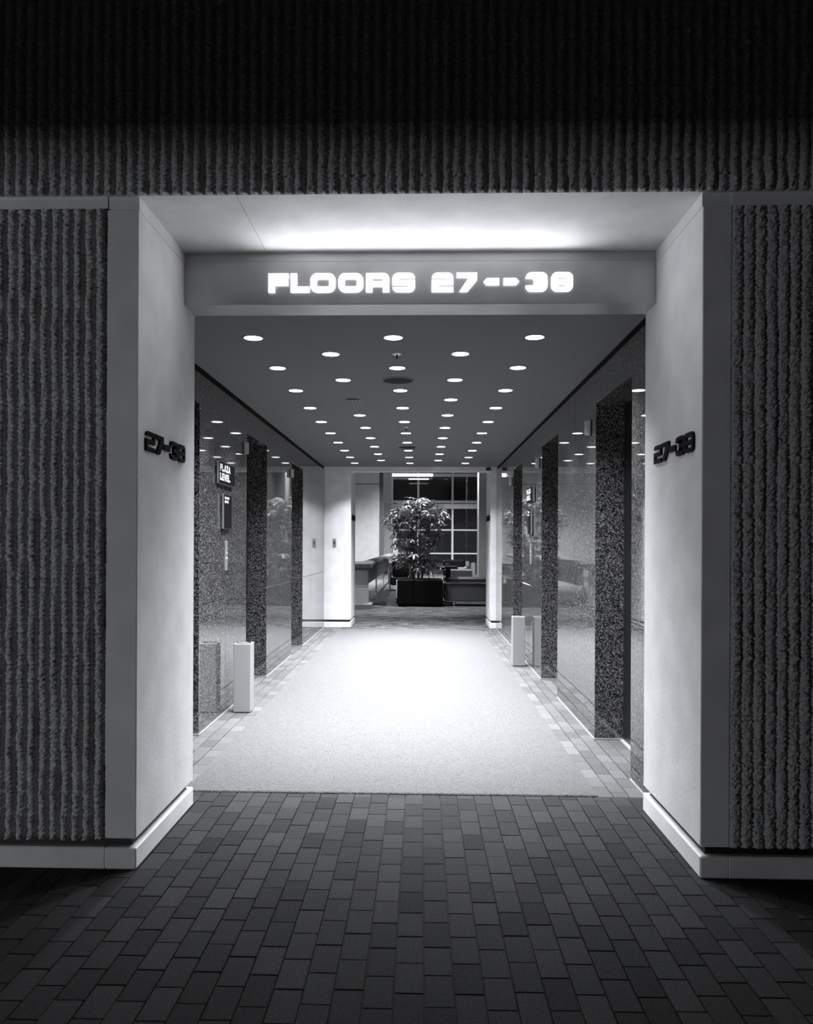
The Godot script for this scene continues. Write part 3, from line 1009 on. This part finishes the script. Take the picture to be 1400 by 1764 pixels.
func planter() -> void:
	var pd := 19.55
	var t := thing("planter", "large black planter box with chrome edge holding the tall plant", "planter", Vector3(-0.02, 0, -pd - 0.5))
	put(block(-0.56, 0.56, 0.06, 0.64, -0.56, 0.56, 0.012), "box", M.black, t)
	put(block(-0.52, 0.52, 0.0, 0.06, -0.52, 0.52), "base", M.black, t)
	put(block(-0.565, -0.535, 0.2, 0.64, -0.575, -0.545, 0.004), "corner_strip", M.chrome, t)
	put(block(-0.5, 0.5, 0.64, 0.65, -0.5, 0.5), "soil", M.soil, t)
	# umbrella tree
	var tree := thing("umbrella_tree", "tall bushy umbrella tree with drooping finger leaves in the black planter", "plant", Vector3(-0.08, 0.662, -pd - 0.45))
	var heads := []
	var r := RandomNumberGenerator.new()
	r.seed = 99
	for i in 7:
		var a := TAU * i / 7.0 + 0.4
		var tip := Vector3(cos(a) * r.randf_range(0.15, 0.42), r.randf_range(1.3, 2.05), sin(a) * 0.35)
		var pts := [Vector3(cos(a) * 0.12, 0, sin(a) * 0.12)]
		for k in range(1, 7):
			var f := k / 6.0
			pts.append(pts[0].lerp(tip, f) + Vector3(sin(f * 7.0 + i), 0, cos(f * 6.0 + i)) * 0.03)
		var st := new_st()
		tube(st, pts, 0.022, 0.009, 7)
		put(st.commit(), "stem", M.bark, tree)
		heads.append(pts)
	var forms := []
	for i in 4:
		forms.append(palm_leaf(7 + i % 2, 0.17, [0.35, 0.55, 0.8, 0.2][i], 300 + i))
	for i in 295:
		var top := i < 150
		var a := r.randf() * TAU
		var y := 0.0
		var rad := 0.0
		if top:      # the dense umbrella of the crown
			var q := r.randf()
			rad = sqrt(q) * 0.78
			y = 2.02 - rad * rad * 0.75 - r.randf() * r.randf() * 0.55
		else:
			y = r.randf_range(0.25, 1.5)
			rad = sqrt(r.randf()) * lerpf(0.5, 0.72, y / 1.5)
		var at := Vector3(cos(a) * rad, y, sin(a) * rad * 0.8)
		at.x += 0.04 * (y - 1.0)
		var o := put(forms[r.randi() % 4], "leaf", M.leaf if r.randf() < 0.8 else M.leaf_dark, tree, at)
		var tilt := clampf(rad, 0.0, 0.8) * 0.8
		o.rotation = Vector3(sin(a) * tilt + r.randf_range(-0.35, 0.35), r.randf() * TAU, -cos(a) * tilt + r.randf_range(-0.35, 0.35))
		o.scale = Vector3.ONE * r.randf_range(0.85, 1.35)
	# a few bare twigs reaching out to the sides
	var tw := new_st()
	for e in [[Vector3(-0.3, 1.7, 0.2), Vector3(-0.72, 1.86, 0.2), Vector3(-1.0, 1.93, 0.2)], [Vector3(0.3, 1.5, 0.2), Vector3(0.6, 1.8, 0.2), Vector3(0.72, 1.85, 0.2)], [Vector3(0.3, 0.3, 0.3), Vector3(0.75, 0.5, 0.3), Vector3(0.95, 0.42, 0.3)]]:
		tube(tw, e, 0.007, 0.003, 5)
	put(tw.commit(), "twigs", M.bark, tree)
	# low glossy plant at the planter's edge
	var low := thing("low_plant", "low glossy broad-leaved plant at the front edge of the planter", "plant", Vector3(0.2, 0.652, -pd - 0.12))
	var broad := palm_leaf(5, 0.2, 0.5, 400)
	for i in 26:
		var o := put(broad, "leaf", M.leaf_dark if i % 3 else M.leaf, low, Vector3(r.randf_range(-0.42, 0.32), r.randf_range(0.16, 0.38), r.randf_range(-0.12, 0.1)))
		o.rotation = Vector3(r.randf_range(-0.6, 0.6), r.randf() * TAU, r.randf_range(-0.6, 0.6))
		o.scale = Vector3.ONE * r.randf_range(0.5, 0.9)
	var cr := new_st()
	tube(cr, [Vector3(0, 0, 0), Vector3(0, 0.15, 0), Vector3(0.02, 0.3, 0)], 0.014, 0.006, 6)
	put(cr.commit(), "stem", M.bark, low)

func px_x(px: float, d: float) -> float:
	return (px - 724.5) * d / 1400.0

func px_y(py: float, d: float) -> float:
	return 1.5 + (937.4 - py) * d / 1400.0

func window_wall() -> void:
	var d := 41.0
	var w := setting("window_1", "large dark night window with pale mullions behind the plant", "window")
	var xs := [675.0, 720.0, 779.0, 824.0]
	var ys := [[815.5, 821.0], [862.0, 866.0], [867.5, 876.0], [911.5, 914.0], [952.0, 954.5]]
	var bottom := px_y(970.0, d)
	for i in 4:
		var x := px_x(xs[i], d)
		put(block(x - 0.05, x + 0.05, bottom, 6.2, d, d + 0.12, 0.008), "mullion", M.mullion, w)
	for i in 3:
		for e in ys:
			put(block(px_x(xs[i], d) + 0.05, px_x(xs[i + 1], d) - 0.05, px_y(e[1], d), px_y(e[0], d), d + 0.02, d + 0.1, 0.008), "transom", M.mullion, w)
		put(block(px_x(xs[i], d) + 0.05, px_x(xs[i + 1], d) - 0.05, bottom, 6.2, d + 0.055, d + 0.065), "pane", M.glass, w)
	var b := setting("wall_window", "dark wall around the night window", "wall")
	put(block(-9, 9, -0.01, bottom, d, d + 0.3), "sill_wall", M.night, b)
	put(block(-9, px_x(675.0, d) - 0.05, bottom, 6.2, d, d + 0.3), "pier", M.white_wall, b)
	put(block(px_x(676.5, d), px_x(685.5, d), bottom, px_y(921.0, d), d - 0.12, d - 0.02, 0.01), "pale_board", M.print, b)
	put(block(px_x(824.0, d) + 0.05, 9, bottom, 6.2, d, d + 0.3), "pier", M.pillar, b)
	var pc := setting("wall_pillar", "dark grey pillar at the right of the night window", "column")
	put(block(px_x(824.0, 36.0), 4.5, 0, 6.2, 36.0, 37.0, 0.01), "shaft", M.pillar, pc)
	# glowing bars added in place of reflected strip lights, hung before the glass
	for e in [[675.0, 745.0, 815.5, 821.0, "longer added glowing bar for a reflection at the top of the night window"], [703.0, 738.0, 824.0, 826.3, "shorter thin added glowing bar for a reflection under the long one"]]:
		var dl: float = 40.2 if e[0] < 700.0 else 39.6
		var sl := thing("glow_bar", e[4], "glow bar", Vector3((px_x(e[0], dl) + px_x(e[1], dl)) / 2.0, (px_y(e[2], dl) + px_y(e[3], dl)) / 2.0, -dl), "added glow bars at the window")
		var lw := px_x(e[1], dl) - px_x(e[0], dl)
		var lh := px_y(e[2], dl) - px_y(e[3], dl)
		put(sized(Vector3(lw, lh, 0.06), 0.012), "tube", M.strip, sl)
		put(sized(Vector3(lw + 0.06, lh * 0.4, 0.05), 0.006), "housing", M.mullion, sl, Vector3(0, lh * 0.2, -0.05))
		for k in [-1, 1]:
			put(block(k * lw * 0.4 - 0.008, k * lw * 0.4 + 0.008, lh * 0.3, 6.2 - sl.position.y, 0.04, 0.056), "hanger", M.black_metal, sl)
		panel_light(Vector3(0, 0, 0.05), Vector2(lw, lh), 2.0, Vector3(0, PI, 0), sl)
	# across the street
	var o := thing("far_building", "dark building across the street, seen through the night window", "building", Vector3(0, 0, -58.0))
	put(block(-14, 14, 0, 12, 0, 1.0), "front", M.night, o)
	for i in 6:
		put(block(-14, 14, 1.2 + 1.6 * i, 1.5 + 1.6 * i, -0.35, 0.0, 0.02), "ledge", M.fabric_light, o)
	var g := setting("floor")
	put(block(-14, 14, -0.3, -0.02, 43, 60), "street", M.night, g)

# ---------------------------------------------------------------- added fill light in the hall
func hall_fill() -> void:  # unseen panel added to light the ribbed walls from behind left
	var t := thing("hall_fill_panel", "added unseen light panel standing in for hall light behind the viewer", "sign", Vector3(-6.0, 0, 3.0))
	put(sized(Vector3(0.9, 1.7, 0.16), 0.01), "case", M.black_metal, t, Vector3(0, 0.85, 0.0))
	put(sized(Vector3(0.76, 0.5, 0.01), 0.0), "fill_face", glow(1.0), t, Vector3(0, 0.75, -0.082))
	panel_light(Vector3(0, 0.75, -0.1), Vector2(0.76, 0.5), HALL_FILL, Vector3.ZERO, t)
